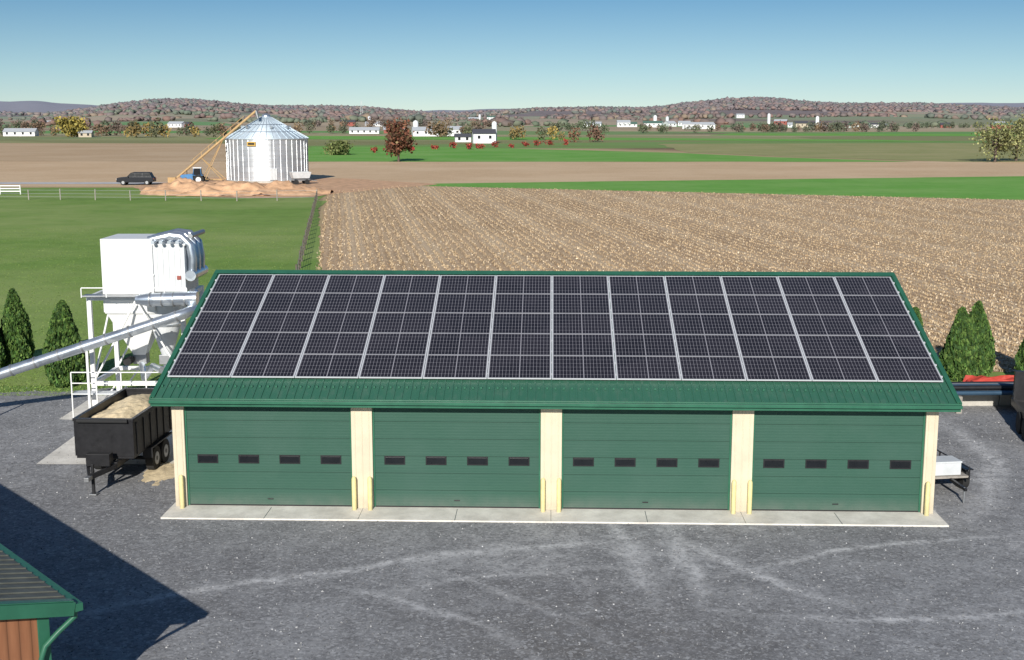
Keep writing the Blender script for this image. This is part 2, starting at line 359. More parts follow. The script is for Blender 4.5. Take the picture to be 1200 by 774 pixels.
for k,(a,b,rx,ry,h) in enumerate([(-47,180,7,6,2.0),(-40,177,8,5,1.9),(-33,179,7,6,1.6),(-43,187,10,7,1.5)]): mound('dirt_mound',a,b,rx,ry,h,m_dirt,k*3.7+1)

# ------------------------------------------------------------------ trees
def leaf_tree(name,loc,h,r,cols,nleaf=2500,leaf=.35,cb=.2,seed=1,tr=.25,clusters=40,spread=.2,limbs=9):
    rd=random.Random(seed); root=empty(name,loc); mb=MB()
    mb.path([(0,0,-.1),(.05*h*.1,0,h*.3),(0,.02*h,h*.6),(0,0,h*.9)],[tr,tr*.75,tr*.4,tr*.08],bark,8)
    C=[]
    for i in range(limbs):
        a=rd.uniform(0,6.28); z0=h*rd.uniform(cb,.6); L=r*rd.uniform(.6,.95); z1=z0+h*rd.uniform(.1,.32)
        e=(math.cos(a)*L,math.sin(a)*L,min(z1,h*.95)); mid=(e[0]*.5,e[1]*.5,(z0+e[2])/2+.03*h)
        mb.path([(0,0,z0),mid,e],[tr*.4,tr*.22,tr*.06],bark,6); C+= [e,mid]
    mb.build('trunk',root)
    while len(C)<clusters:
        u=Vector((rd.gauss(0,1),rd.gauss(0,1),rd.gauss(0,1))).normalized()*rd.uniform(.45,.95)
        zc=h*(cb+(1-cb)*.5); C.append((u.x*r,u.y*r,zc+u.z*h*(1-cb)*.5))
    C=np.array(C); w=rng.random(len(C))+.3; idx=rng.choice(len(C),nleaf,p=w/w.sum())
    P=C[idx]+rng.normal(0,1,(nleaf,3))*r*spread; P[:,2]=np.clip(P[:,2],h*cb*.6,h)
    V,F=quads(P,leaf*(.6+.8*rng.random(nleaf))); cc=tint(nleaf,cols,.25)*(0.6+.6*rng.random(len(C)))[idx][:,None]
    raw_mesh('leaves',V,F,np.repeat(np.clip(cc,0,1),4,0),leafmat,root); return root
def cypress(name,loc,h,r,seed):
    root=empty(name,loc); mb=MB(); mb.path([(0,0,-.1),(0,0,h*.5)],[.07,.03],bark,8); mb.build('trunk',root)
    n=9000; t=rng.random(n)**.8; an=rng.random(n)*2*math.pi
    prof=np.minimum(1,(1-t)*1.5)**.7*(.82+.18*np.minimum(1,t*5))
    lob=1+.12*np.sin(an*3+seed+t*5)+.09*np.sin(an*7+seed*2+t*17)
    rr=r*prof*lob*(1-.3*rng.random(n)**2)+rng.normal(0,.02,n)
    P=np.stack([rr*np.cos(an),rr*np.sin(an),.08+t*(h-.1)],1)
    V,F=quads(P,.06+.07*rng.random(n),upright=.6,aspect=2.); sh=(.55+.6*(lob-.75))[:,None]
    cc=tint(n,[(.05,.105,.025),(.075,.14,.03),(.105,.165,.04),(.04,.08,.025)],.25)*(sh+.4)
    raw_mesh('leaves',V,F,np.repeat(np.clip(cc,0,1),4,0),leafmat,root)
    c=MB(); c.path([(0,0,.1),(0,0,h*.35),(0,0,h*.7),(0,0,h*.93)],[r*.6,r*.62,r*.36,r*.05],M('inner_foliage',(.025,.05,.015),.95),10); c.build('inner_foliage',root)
for i,(x,y,h,r) in enumerate([(-18.25,49.6,3.45,.78),(-22.5,52.0,3.4,.7),(-21.6,53.0,3.45,.66),(18.65,50.6,3.0,.66),(19.45,51.0,3.2,.66),(16.9,51.2,2.9,.55),(21.7,50.2,2.9,.66),(-26,51.5,3.3,.7)]):
    cypress('cypress_tree',(x,y,0),h,r,i*1.7)
leaf_tree('autumn_tree',(-28,308,0),10.6,3.3,[(.20,.08,.05),(.27,.12,.07),(.13,.07,.045),(.16,.12,.06)],3600,.5,.12,3,.3)
for i,(x,y,h,r) in enumerate([(118,305,10.5,5.2),(126,312,11.5,5.6),(136,300,12,6)]): leaf_tree('willow_tree',(x,y,0),h,r,[(.24,.26,.10),(.3,.3,.13),(.17,.18,.08)],2200,.38,.1,11+i,.35,60,.15,16)
leaf_tree('yellow_tree',(-246,700,0),11,7,[(.42,.33,.08),(.32,.27,.08)],1500,1.1,.1,5,.4)
leaf_tree('shrub',(-51,365,0),4,3.6,[(.2,.22,.08),(.14,.17,.06)],1200,.5,.0,6,.1)
for i in range(13):
    leaf_tree('red_shrub',(-42+i*5.2+random.uniform(-1.5,1.5),395+i*9+random.uniform(-14,14),0),random.uniform(1.3,2.8),random.uniform(.9,1.9),[(.40,.06,.05),(.30,.06,.05),(.38,.10,.06)],160,.4,.0,20+i,.08,10)

TP=[];TH=[];TC=[]
pal={'rust':[(.28,.14,.075),(.22,.12,.075),(.19,.125,.085)],'mix':[(.24,.15,.08),(.14,.15,.07),(.30,.20,.09),(.19,.13,.09),(.11,.13,.06)],'green':[(.12,.16,.06),(.16,.18,.08)],'yel':[(.44,.31,.08),(.34,.24,.08),(.16,.16,.07)]}
def line(x0,y0,x1,y1,n,h,p):
    for i in range(n):
        t=random.random(); x=x0+(x1-x0)*t+random.gauss(0,3); y=y0+(y1-y0)*t+random.gauss(0,5); TP.append((x,y,th(x,y))); TH.append(h*random.uniform(.55,1.2)); TC.append(random.choice(pal[p]))
line(-310,760,-150,740,30,8,'mix'); line(-215,690,-170,700,9,9,'yel'); line(-160,820,-80,900,16,7,'mix'); line(-50,700,-15,720,8,8,'mix')
line(-28,640,30,600,10,6,'yel'); line(32,565,45,565,3,8,'rust'); line(150,930,330,980,16,7,'mix'); line(60,900,130,880,6,7,'green'); line(255,640,300,650,5,7,'mix')
for k in range(60):
    y=random.uniform(950,3300); a=random.uniform(-.46,.46); L=random.uniform(40,280)*(y/1500); x=a*y; s=random.uniform(-.25,.25)
    line(x-L/2,y-L*s/2,x+L/2,y+L*s/2,int(L/7)+5,random.uniform(5,9),random.choice(['mix','mix','rust','rust','green']))
tries=0
while tries<13000:
    tries+=1; y=random.uniform(1800,3900); x=random.uniform(-.47,.47)*y
    z=th(x,y); nn=noise.noise(Vector((x/300,y/260,3)))
    if nn+ (z-15)/34+random.uniform(-.1,.1)>.16: TP.append((x,y,z-2.5)); TH.append(random.uniform(6,10)); TC.append(random.choice(pal['rust']+pal['rust']+pal['mix']))
bm=bmesh.new(); bmesh.ops.create_icosphere(bm,subdivisions=1,radius=1); iv=np.array([v.co[:] for v in bm.verts]); iff=np.array([[v.index for v in f.verts] for f in bm.faces]); bm.free()
TP=np.array(TP);TH=np.array(TH);TC=np.array(TC); hz=1-np.exp(-(TP[:,1]-300)/5200); TC=TC*.85*(1-hz[:,None])+np.array(HZ)*.72*hz[:,None]  # distance haze blended into each tree's own colour
near=TP[:,1]<1300; fa=~near
N=fa.sum(); k=len(iv); jit=1+rng.normal(0,.28,(N,k,1)); V=iv[None]*jit*np.stack([TH[fa]*.75,TH[fa]*.75,TH[fa]*.5],1)[:,None,:]+(TP[fa]+np.stack([0*TH[fa],0*TH[fa],TH[fa]*.42],1))[:,None,:]
Fi=(iff[None]+(np.arange(N)*k)[:,None,None]).reshape(-1,3); cc=np.repeat(TC[fa],k,0)*(.85+.3*rng.random((N*k,1)))
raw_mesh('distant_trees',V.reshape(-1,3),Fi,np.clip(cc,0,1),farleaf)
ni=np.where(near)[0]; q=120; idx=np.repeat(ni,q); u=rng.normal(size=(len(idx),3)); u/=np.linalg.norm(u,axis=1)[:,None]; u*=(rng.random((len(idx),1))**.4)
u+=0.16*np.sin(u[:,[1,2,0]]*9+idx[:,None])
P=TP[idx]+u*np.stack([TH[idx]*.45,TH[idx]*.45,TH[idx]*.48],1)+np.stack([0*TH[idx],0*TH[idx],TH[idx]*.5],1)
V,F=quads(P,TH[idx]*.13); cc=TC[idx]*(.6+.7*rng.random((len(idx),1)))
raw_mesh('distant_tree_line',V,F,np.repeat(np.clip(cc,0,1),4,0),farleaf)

# ------------------------------------------------------------------ distant farm buildings
fw=M('far_white_siding',(.78,.79,.79),.6,var=.05); fr=M('far_dark_roof',(.09,.09,.10),.6); fr2=M('far_metal_roof',(.5,.52,.54),.5); fred=M('far_red_barn',(.32,.09,.07),.7); fr3=M('far_green_roof',(.10,.18,.14),.6); ftan=M('far_tan_siding',(.5,.42,.32),.6)
def farm(name,x,y,w,l,h,rz,wall,roof):
    mb=MB(); r=.45*l/2
    mb.box((0,0,h/2-.5),(w,l,h+1),wall)
    P=[(-w/2-.3,-l/2-.5,h-.15),(w/2+.3,-l/2-.5,h-.15),(w/2+.3,0,h+r),(-w/2-.3,0,h+r),(-w/2-.3,l/2+.5,h-.15),(w/2+.3,l/2+.5,h-.15)]
    mb.add(P,[(0,1,2,3),(3,2,5,4)],roof); mb.add([(w/2,-l/2,h),(w/2,l/2,h),(w/2,0,h+r-.1),(-w/2,-l/2,h),(-w/2,l/2,h),(-w/2,0,h+r-.1)],[(0,1,2),(3,4,5)],wall)
    n=max(2,int(w/4))
    for i in range(n):
        mb.box((-w/2+(i+.5)*w/n,-l/2-.03,h*.62),(1.1,.06,1.3),m_glass)
        if h>5: mb.box((-w/2+(i+.5)*w/n,-l/2-.03,h*.25),(1.1,.06,1.3),m_glass)
    ob=mb.build(name); ob.location=(x,y,th(x,y)); ob.rotation_euler=(0,0,rz); return ob
def silo(x,y,r,h,mat=fw):
    mb=MB(); mb.path([(0,0,-1),(0,0,h),(0,0,h+r*.5),(0,0,h+r*.8)],[r,r,r*.7,.1],mat,16); ob=mb.build('silo'); ob.location=(x,y,th(x,y))
farm('farmhouse',-12,535,9.5,8,4.2,.1,fw,fr); silo(-7.6,540,1.1,8.4); farm('barn',-22,560,7,6,2.4,.1,fw,fr)
farm('barn',-51,735,15,9,3.4,.2,fw,fr2); farm('farmhouse',-34,745,8,8,4.,-.1,fw,fr2); silo(-57,742,1.6,8)
farm('barn',-290,740,18,9,2.6,.1,fw,fr2); farm('barn',-238,700,7,6,2.4,.1,ftan,fr2)
farm('barn',-100,850,20,9,2.4,.05,fw,fr2); farm('barn',-82,870,14,9,2.6,.1,fred,fr2)
for (a,y) in [(-.275,1250),(-.36,1500),(-.12,1350),(.078,1250),(.108,1230),(.118,1290),(.16,1100),(.2,1500),(.238,1280),(.285,1350),(.30,1350),(.335,1250),(.385,1200),(.18,1800),(-.03,1900),(-.2,1700)]:
    for j in range(random.choice([1,2,2,3])):
        x=a*y+random.uniform(-26,26); yy=y+random.uniform(-25,25); w=random.uniform(8,20)
        farm(random.choice(['farmhouse','barn']),x,yy,w,random.uniform(7,11),random.uniform(2.6,4.6),random.uniform(-.4,.4),random.choice([fw,fw,fw,fw,ftan,fred]),random.choice([fr,fr2,fr2,fr3]))
    if random.random()<.4: silo(a*y+8,y+5,1.8,random.uniform(8,12),random.choice([fw,m_gwhite]))
mb=MB()
for s in(-1,1):
    mb.beam((s*2.5,0,0),(s*.4,0,26),.35,.35,m_steel)
for k in range(8): z=k*3.2; w=2.5-2.1*z/26; mb.beam((-w,0,z),(w*.85,0,z+3),.25,.25,m_steel)
ob=mb.build('lattice_mast'); ob.location=(-230,1920,th(-230,1920))

# ------------------------------------------------------------------ garage
G=empty('garage_building',(1.08,33.0,0),R(-1.8))
EZ,EY,RZ_,RY=3.27,-.45,5.87,6.65; sl=math.atan2(RZ_-EZ,RY-EY); SL=math.hypot(RZ_-EZ,RY-EY)
mb=MB(); mb.bx(-10.62,10.62,-1.0,13.6,-.1,.07,m_conc2)
for x in(-7.8,-5.23,-2.6,0,2.6,5.23,7.8): mb.bx(x-.01,x+.01,-1.0,-.02,.069,.073,m_steel)
mb.build('concrete_apron',G)
mb=MB()
jx=[(-10.5,-10.17),(-5.52,-4.94),(-.29,.29),(4.94,5.52),(10.17,10.5)]
for a,b in jx: mb.bx(a,b,0,.3,.07,3.02,m_cream)
for a,b in jx:
    n=max(1,int((b-a)/.16))
    for i in range(n): xx=a+(i+.5)*(b-a)/n; mb.bx(xx-.018,xx+.018,-.014,0.001,.09,3.0,m_cream)
mb.bx(-10.5,10.5,.0,.3,3.02,3.36,m_cream)
mb.build('front_wall',G,.008)
mb=MB()
for s in(-1,1):
    x=s*10.5
    P=[(x,.302,.07),(x,13.3,.07),(x,13.3,3.4),(x,RY,RZ_-.08),(x,.302,3.5)]; mb.add(P,[(0,1,2,3,4)],m_wally)
mb.add([(-10.5,13.3,.07),(10.5,13.3,.07),(10.5,13.3,3.4),(-10.5,13.3,3.4)],[(0,1,2,3)],m_wallx)
mb.build('side_walls',G)
mb=MB(); mw=MB()
for k in range(4):
    a=jx[k][1];b=jx[k+1][0]
    for i in range(6):
        z0=.075+i*.49; mb.bx(a+.004,b-.004,.11,.16,z0+.004,z0+.486,m_door)
    mb.bx(a,b,.162,.18,.07,3.02,m_door); mb.bx(a+.02,b-.02,.10,.108,.075,.11,m_rub)
    mb.bx(a+.001,a+.05,.085,.108,.08,3.02,m_rooftrim); mb.bx(b-.05,b-.001,.085,.108,.08,3.02,m_rooftrim)
    mb.box(((a+b)/2,.10,.28),(.16,.02,.03),m_black)
    for i in range(4):
        x=a+.6+i*1.15; z=1.42; mw.bx(x-.29,x+.29,.098,.112,z-.125,z+.125,m_black); mw.bx(x-.255,x+.255,.093,.0975,z-.09,z+.09,m_glass)
mb.build('sectional_doors',G,.005); mw.build('door_windows',G,.003)
mb=MB()
t=.06
def slp(y,off=0):
    k=(y-EY)/(RY-EY) if y<=RY else (2*RY-EY-y)/(RY-EY); return EZ+(RZ_-EZ)*k+off
W=10.9
BY=2*RY-EY
for (ya,yb) in((EY,RY),(BY,RY)):
    za,zb=slp(ya),slp(yb)
    mb.add([(-W,ya,za),(W,ya,za),(W,yb,zb),(-W,yb,zb),(-W,ya,za-t),(W,ya,za-t),(W,yb,zb-t),(-W,yb,zb-t)],[(0,1,2,3),(4,5,6,7),(0,1,5,4),(0,3,7,4),(1,2,6,5)],m_groof)
    n=96
    for i in range(n+1):
        x=-W+.05+i*(2*W-.1)/n; mb.beam((x,ya,za+.012),(x,yb,zb+.012),.04,.03,m_groof)
for i in range(96):
    x=-W+.16+i*(2*W-.1)/96; mb.box((x,.08,slp(.08)+.04),(.05,.05,.06),m_rooftrim)
mb.build('metal_roof',G)
mb=MB()
for s in(-1,1):
    mb.add([(-W-.02,RY,RZ_+.055),(W+.02,RY,RZ_+.055),(W+.02,RY-s*.24,RZ_+.055-.24*math.tan(sl)),(-W-.02,RY-s*.24,RZ_+.055-.24*math.tan(sl))],[(0,1,2,3)],m_rooftrim)
mb.build('ridge_cap',G)
mb=MB()
mb.bx(-W-.02,W+.02,EY-.035,EY-.003,EZ-.22,EZ-.0,m_rooftrim)
mb.bx(-W-.03,W+.03,EY-.14,EY-.037,EZ-.12,EZ-.03,m_rooftrim)
mb.bx(-W+.02,W-.02,EY+.0,-.002,EZ-.21,EZ-.19,m_cream)
for s in(-1,1):
    x=s*(W+.02)
    for ya in(EY,BY): mb.beam((x,ya,slp(ya)-.07),(x,RY,RZ_-.07),.05,.2,m_rooftrim); mb.beam((x-s*.05,ya,slp(ya)+.035),(x-s*.05,RY,RZ_+.035),.13,.02,m_rooftrim)
mb.build('roof_trim',G,.006)
mb=MB()
for a,b in jx:
    xs=[b-.1] if a<-10 else ([a+.1] if b>10.4 else [a+.07,b-.07])
    for x in xs:
        mb.path([(x,-.16,.07),(x,-.16,.95),(x,-.16,1.01),(x,-.16,1.03)],[.065,.065,.045,.01],m_yel,12)
mb.build('door_bollards',G)
# ------------------------------------------------------------------ solar array
def pvmat():
    s=NT('photovoltaic_cells'); uv=s.n('ShaderNodeTexCoord').outputs['UV']; u,v,_=s.sep(uv)
    cu=s.m('FRACT',s.m('MULTIPLY',u,18.)); cv=s.m('FRACT',s.m('MULTIPLY',v,6.))
    lu=s.m('GREATER_THAN',s.m('ABSOLUTE',s.m('SUBTRACT',cu,.5)),.45); lv=s.m('GREATER_THAN',s.m('ABSOLUTE',s.m('SUBTRACT',cv,.5)),.47)
    ctr=s.m('LESS_THAN',s.m('ABSOLUTE',s.m('SUBTRACT',u,.5)),.007)
    edge=s.m('GREATER_THAN',s.m('MAXIMUM',s.m('ABSOLUTE',s.m('SUBTRACT',u,.5)),s.m('ABSOLUTE',s.m('SUBTRACT',v,.5))),.489)
    bus=s.m('GREATER_THAN',s.m('ABSOLUTE',s.m('SUBTRACT',s.m('FRACT',s.m('MULTIPLY',v,60.)),.5)),.44)
    dia=s.m('GREATER_THAN',s.m('ADD',s.m('ABSOLUTE',s.m('SUBTRACT',cu,.5)),s.m('ABSOLUTE',s.m('SUBTRACT',cv,.5))),.9)
    l=s.m('MAXIMUM',s.m('MULTIPLY',lu,.7),s.m('MAXIMUM',s.m('MULTIPLY',lv,.5),s.m('MAXIMUM',ctr,s.m('MULTIPLY',edge,.5))))
    l=s.m('MAXIMUM',l,s.m('MAXIMUM',s.m('MULTIPLY',bus,.10),dia))
    o=s.obj(); base=s.mix(s.noise(o,.5,2),(.008,.008,.012),(.018,.016,.022))
    vv=s.sep(s.vor(s.comb(s.m('DIVIDE',s.sep(o)[0],1.785),s.m('DIVIDE',s.sep(o)[1],1.236)),1.))[0]
    base=s.mix(s.m('MULTIPLY',vv,.6),base,(.030,.026,.034))
    c=s.mix(s.m('MULTIPLY',l,.85),base,(.38,.37,.40))
    return s.fin(c,.16,0,.35)
m_pv=pvmat()
CX,CY=1.785,1.236; x0=-6*CX; y0=.97
vs=[];fs=[];uvs=[];mi=[]
def qd(a,b,c,d,m):
    o=len(vs); vs.extend([a,b,c,d]); fs.append((o,o+1,o+2,o+3)); mi.append(m); uvs.extend([(0,0),(1,0),(1,1),(0,1)])
def bx5(xa,xb,ya,yb,za,zb,m=1):
    qd((xa,ya,zb),(xb,ya,zb),(xb,yb,zb),(xa,yb,zb),m); qd((xa,ya,za),(xb,ya,za),(xb,ya,zb),(xa,ya,zb),m); qd((xb,yb,za),(xa,yb,za),(xa,yb,zb),(xb,yb,zb),m)
    qd((xa,yb,za),(xa,ya,za),(xa,ya,zb),(xa,yb,zb),m); qd((xb,ya,za),(xb,yb,za),(xb,yb,zb),(xb,ya,zb),m)
for i in range(12):
    for j in range(5):
        xa=x0+i*CX+.008;xb=xa+CX-.016;ya=y0+j*CY+.004;yb=ya+CY-.008;z=.07+random.uniform(-.002,.002);f=.032
        tz=[random.uniform(-.0035,.0035) for _ in range(2)]
        qd((xa+f,ya+.02,z+.031+tz[0]),(xb-f,ya+.02,z+.031+tz[1]),(xb-f,yb-.02,z+.031-tz[0]),(xa+f,yb-.02,z+.031-tz[1]),0)
        bx5(xa,xa+f,ya,yb,z,z+.038); bx5(xb-f,xb,ya,yb,z,z+.038); bx5(xa+f,xb-f,ya,ya+.02,z,z+.0375,2 if j else 1); bx5(xa+f,xb-f,yb-.02,yb,z,z+.0375,2 if j<4 else 1)
for j in range(5):
    for q in(.25,.75):
        y=y0+(j+q)*CY; bx5(x0-.06,x0+12*CX+.06,y-.02,y+.02,.03,.069)
me=bpy.data.meshes.new('solar_panel_array'); me.from_pydata(vs,[],fs); uvl=me.uv_layers.new(name='UVMap'); uvl.data.foreach_set('uv',np.array(uvs,dtype=np.float32).ravel())
for m_ in(m_pv,m_alu,m_alud): me.materials.append(m_)
me.polygons.foreach_set('material_index',mi)
ob=bpy.data.objects.new('solar_panel_array',me); scene.collection.objects.link(ob)
ob.matrix_world=Matrix.Translation((1.08,33,0))@Matrix.Rotation(R(-1.8),4,'Z')@Matrix.Translation((0,EY,EZ))@Matrix.Rotation(sl,4,'X')

# ------------------------------------------------------------------ dust collector tower
mb=MB(); w=m_white
px=(-15.4,-12.0); py=(44.6,47.4)
for x in px:
    for y in py: mb.beam((x,y,0),(x,y,4.4),.16,.16,w); mb.box((x,y,.03),(.4,.4,.06),m_steel)
for z in(1.15,4.32):
    for y in py: mb.beam((px[0],y,z),(px[1],y,z),.14,.16,w)
    for x in px: mb.beam((x,py[0],z+.003),(x,py[1],z+.003),.138,.158,w)
for y in py:
    mb.beam((px[0],y,1.2),(-13.7,y,4.25),.07,.07,w); mb.beam((px[1],y,1.2),(-13.7,y,4.25),.07,.07,w)
    mb.beam((px[0],y,.05),(-14.6,y,1.1),.06,.06,w)
for x in px: mb.beam((x,py[0],1.2),(x,py[1],4.25),.07,.07,w)
mb.beam((-15.5,44.35,4.45),(-11.7,44.35,4.45),.5,.05,m_steel)
for x in(-15.5,-14.6,-13.4,-12.5,-11.7): mb.beam((x,44.1,4.4),(x,44.1,4.75),.04,.04,w)
mb.beam((-15.5,44.1,4.76),(-11.7,44.1,4.76),.04,.04,w)
mb.beam((-15.9,43.9,.95),(-12.2,43.9,.95),.5,.05,m_gwhite)
for x in(-15.9,-15,-14.1,-13.2,-12.3): mb.beam((x,43.68,.0),(x,43.68,1.75),.045,.045,w)
for z in(1.35,1.75): mb.beam((-15.9,43.68,z),(-12.3,43.68,z),.04,.04,w)
mb.bx(-14.95,-13.1,44.9,46.9,3.7,6.45,w)
for z in(3.75,5.1,6.4): mb.bx(-14.98,-13.07,44.87,46.93,z,z+.05,w)
for x in(-14.96,-14.05,-13.12): mb.bx(x-.02,x+.02,44.875,44.9,3.8,6.4,w)
mb.bx(-13.099,-11.95,44.95,46.8,4.5,6.2,m_gwhite)
for k in range(5): mb.bx(-13.0+k*.21,-12.95+k*.21,44.92,44.951,4.6,6.1,w)
mb.bx(-13.1,-11.9,44.93,46.82,6.2,6.26,w)
mb.bx(-12.25,-12.1,44.9,44.925,4.95,5.1,fred)
for k in range(3):
    y=45.2+k*.6; mb.path([(-13.3,y,6.36),(-12.5,y,6.55),(-12.1,y,6.5),(-11.8,y,6.2),(-11.72,y,5.7),(-11.75,y,5.1)],[.16]*6,m_duct,12)
mb.tube((-11.75,44.9,5.1),(-11.75,46.8,5.1),.2,m_duct)
mb.tube((-11.7,44.9,6.55),(-11.7,46.8,6.55),.09,m_steel)
for k in range(4): mb.tube((-13.0+.3*k,44.93,6.35),(-13.0+.3*k,44.6,6.35),.07,m_duct,seg=10)
cx,cy=-14.0,45.9
V=[];
for (hw,z) in((.92,3.7),(.22,2.0)): V+=[(cx-hw,cy-hw,z),(cx+hw,cy-hw,z),(cx+hw,cy+hw,z),(cx-hw,cy+hw,z)]
mb.add(V,[(0,1,5,4),(1,2,6,5),(2,3,7,6),(3,0,4,7)],w)
mb.path([(-12.9,45.5,4.0),(-12.9,45.5,3.2),(-12.9,45.5,1.9)],[.55,.55,.16],m_gwhite,20); mb.path([(-12.9,45.5,1.9),(-12.9,45.5,1.3)],.16,m_duct,12)
for z in (3.2,3.95): mb.path([(-12.9,45.5,z),(-12.9,45.5,z+.06)],[.59,.59],m_duct,20)
mb.box((-12.9,45.5,1.9),(.5,.5,.35),m_steel); mb.box((-14,45.9,1.85),(.5,.45,.4),m_steel); mb.tube((-14.3,45.6,1.85),(-14.3,45.1,1.85),.15,m_rub)
mb.path([(-14,45.9,1.7),(-13.6,44.8,1.3),(-12.9,43.6,2.0),(-12.3,42.6,2.05)],.12,m_duct,10)
mb.build('dust_collector_tower',None,.012)
mb=MB()
a=Vector((-22,43.0,.57)); b=Vector((-11.9,43.4,3.85)); n=12
mb.tube(a,b,.19,m_duct,seg=20)
for k in range(n+1):
    p=a.lerp(b,k/n); d=(b-a).normalized()*.03; mb.tube(p-d,p+d,.215,m_steel,seg=20)
mb.path([b,b+Vector((.25,.05,.07)),b+Vector((.42,.3,.15)),b+Vector((.4,.8,.3)),b+Vector((.2,1.6,.6))],.19,m_duct,16)
mb.path([a,a+Vector((-.3,0,-.08)),a+Vector((-.5,0,-.3)),a+Vector((-.55,0,-.57))],.19,m_duct,16)
mb.path([(-13.5,44.0,4.35),(-13.1,44.0,4.35),(-11.6,44.0,4.4),(-11.3,44.0,4.4)],[.16,.24,.24,.24],m_duct,18)
for k in range(4): mb.tube((-13.0+k*.42,44.0,4.36),(-12.96+k*.42,44.0,4.36),.265,m_steel)
for p in (a.lerp(b,.3),a.lerp(b,.68)): mb.beam((p.x,p.y,0),(p.x,p.y,p.z-.17),.08,.08,w)
mb.build('transfer_duct')
sheet('concrete_pad',[(-15.0,37.7),(-10.2,37.7),(-10.2,48),(-16.4,48),(-16.4,43.6),(-15.0,43.4)],.036,m_conc2,.03,1)
# ------------------------------------------------------------------ sawdust trailer
m_saw=M('sawdust',(.76,.62,.40),.95,var=.2,scale=6,bump=.6,bscale=20)
T=empty('sawdust_trailer',(-12.05,35.5,0),R(-3)); mb=MB()
Wd,Ln,z0,z1=.86,4.1,.92,1.98
for s in(-1,1):
    mb.bx(s*Wd-.03,s*Wd+.03,.03,Ln-.03,z0,z1,m_black)
    for k in range(7): y=.25+k*.6; mb.bx(s*Wd+s*.031-.025,s*Wd+s*.031+.025,y-.03,y+.03,z0,z1-.08,m_black)
    mb.bx(s*Wd-.05,s*Wd+.06,0,Ln,z1,z1+.08,m_black)
mb.bx(-Wd-.03,Wd+.03,-.03,.03,z0,z1,m_black); mb.bx(-Wd-.03,Wd+.03,Ln-.03,Ln+.03,z0,z1,m_black); mb.bx(-Wd-.05,Wd+.05,-.06,.06,z1+.001,z1+.082,m_black); mb.bx(-Wd-.05,Wd+.05,Ln-.06,Ln+.06,z1+.001,z1+.082,m_black)
mb.tube((-Wd+.1,-.1,z1+.02),(Wd-.1,-.1,z1+.02),.06,m_rub)
mb.bx(-Wd,Wd,0,Ln,z0-.08,z0-.002,m_black)
for s in(-1,1): mb.beam((s*.42,-.3,.72),(s*.42,Ln,.72),.09,.18,m_black); mb.beam((s*.42,-.3,.7),(0,-1.25,.62),.09,.14,m_black)
mb.box((0,-1.35,.62),(.14,.3,.12),m_steel); mb.beam((.0,-1.0,.05),(.0,-1.0,.95),.08,.08,m_black); mb.box((0,-1.0,.06),(.22,.22,.03),m_steel)
mb.box((0,-.45,.95),(.7,.3,.36),m_black)
mb.build('body',T,.008)
mb=MB()
for s in(-1,1):
    for y in(1.7,2.55):
        mb.tube((s*.95,y,.40),(s*.72,y,.40),.38,m_rub,seg=24); mb.tube((s*.962,y,.40),(s*.94,y,.40),.2,m_steel,seg=16); mb.tube((s*.97,y,.40),(s*.96,y,.40),.07,m_black,seg=10)
    mb.box((s*.86,2.12,.85),(.3,1.9,.04),m_black); mb.box((s*.86,1.18,.7),(.3,.04,.3),m_black)
mb.tube((-.8,1.7,.4),(.8,1.7,.4),.06,m_black); mb.tube((-.8,2.55,.4),(.8,2.55,.4),.06,m_black)
mb.build('wheels',T)
V=[];F=[];n=30
for j in range(n+1):
    for i in range(n+1):
        x=-Wd+.03+(2*Wd-.06)*i/n; y=.03+(Ln-.06)*j/n; q=Vector((x*1.6,y*1.2,2)); V.append((x,y,z1-.2+.36*math.exp(-((x-.1)/.6)**2-((y-2.4)/1.5)**2)+.09*noise.noise(q)+.05*noise.noise(q*4)))
for j in range(n):
    for i in range(n): a=j*(n+1)+i; F.append((a,a+1,a+n+2,a+n+1))
me=bpy.data.meshes.new('sawdust_load'); me.from_pydata(V,[],F); me.materials.append(m_saw); ob=bpy.data.objects.new('sawdust_load',me); scene.collection.objects.link(ob); ob.parent=T
mound('sawdust_spill',-10.75,36.9,.7,1.5,.10,m_saw,4,z0=.06)

# ------------------------------------------------------------------ lower-left barn
B=empty('workshop_barn',(-7.52,20.1,0),math.atan2(.751,-.661))
m_broof=M('dark_ribbed_roof',(.12,.125,.105),.6,var=.3,scale=3)
def bw():
    s=NT('stained_board_wall'); o=s.obj(); y=s.sep(o)[1]; w_=s.m('POWER',s.m('ABSOLUTE',s.m('SINE',s.m('MULTIPLY',y,math.pi/.2))),.25)
    c=s.mix(s.noise(s.vm('MULTIPLY',o,(6.,6.,.6)),2.,5,.6),(.22,.085,.04),(.38,.17,.085)); c=s.mix(w_,(.05,.02,.01),c); s.bump(w_,.4,.02); return s.fin(c,.75,0,.3)
m_bw=bw(); rr=.22; Hh=2.6; Lb=26; Wb=10
mb=MB(); 
P=[(.38,.4,0),(.38,Wb-.4,0),(.38,Wb-.4,Hh),(.38,Wb/2,Hh+rr*Wb/2-.08),(.38,.4,Hh)]
mb.add(P,[(0,1,2,3,4)],m_bw); mb.add([(Lb-.4,y,z) for _,y,z in P],[(0,1,2,3,4)],m_bw)
mb.add([(.38,.4,0),(Lb-.4,.4,0),(Lb-.4,.4,Hh),(.38,.4,Hh)],[(0,1,2,3)],m_bw); mb.add([(.38,Wb-.4,0),(Lb-.4,Wb-.4,0),(Lb-.4,Wb-.4,Hh),(.38,Wb-.4,Hh)],[(0,1,2,3)],m_bw)
mb.build('walls',B)
mb=MB(); t=.06
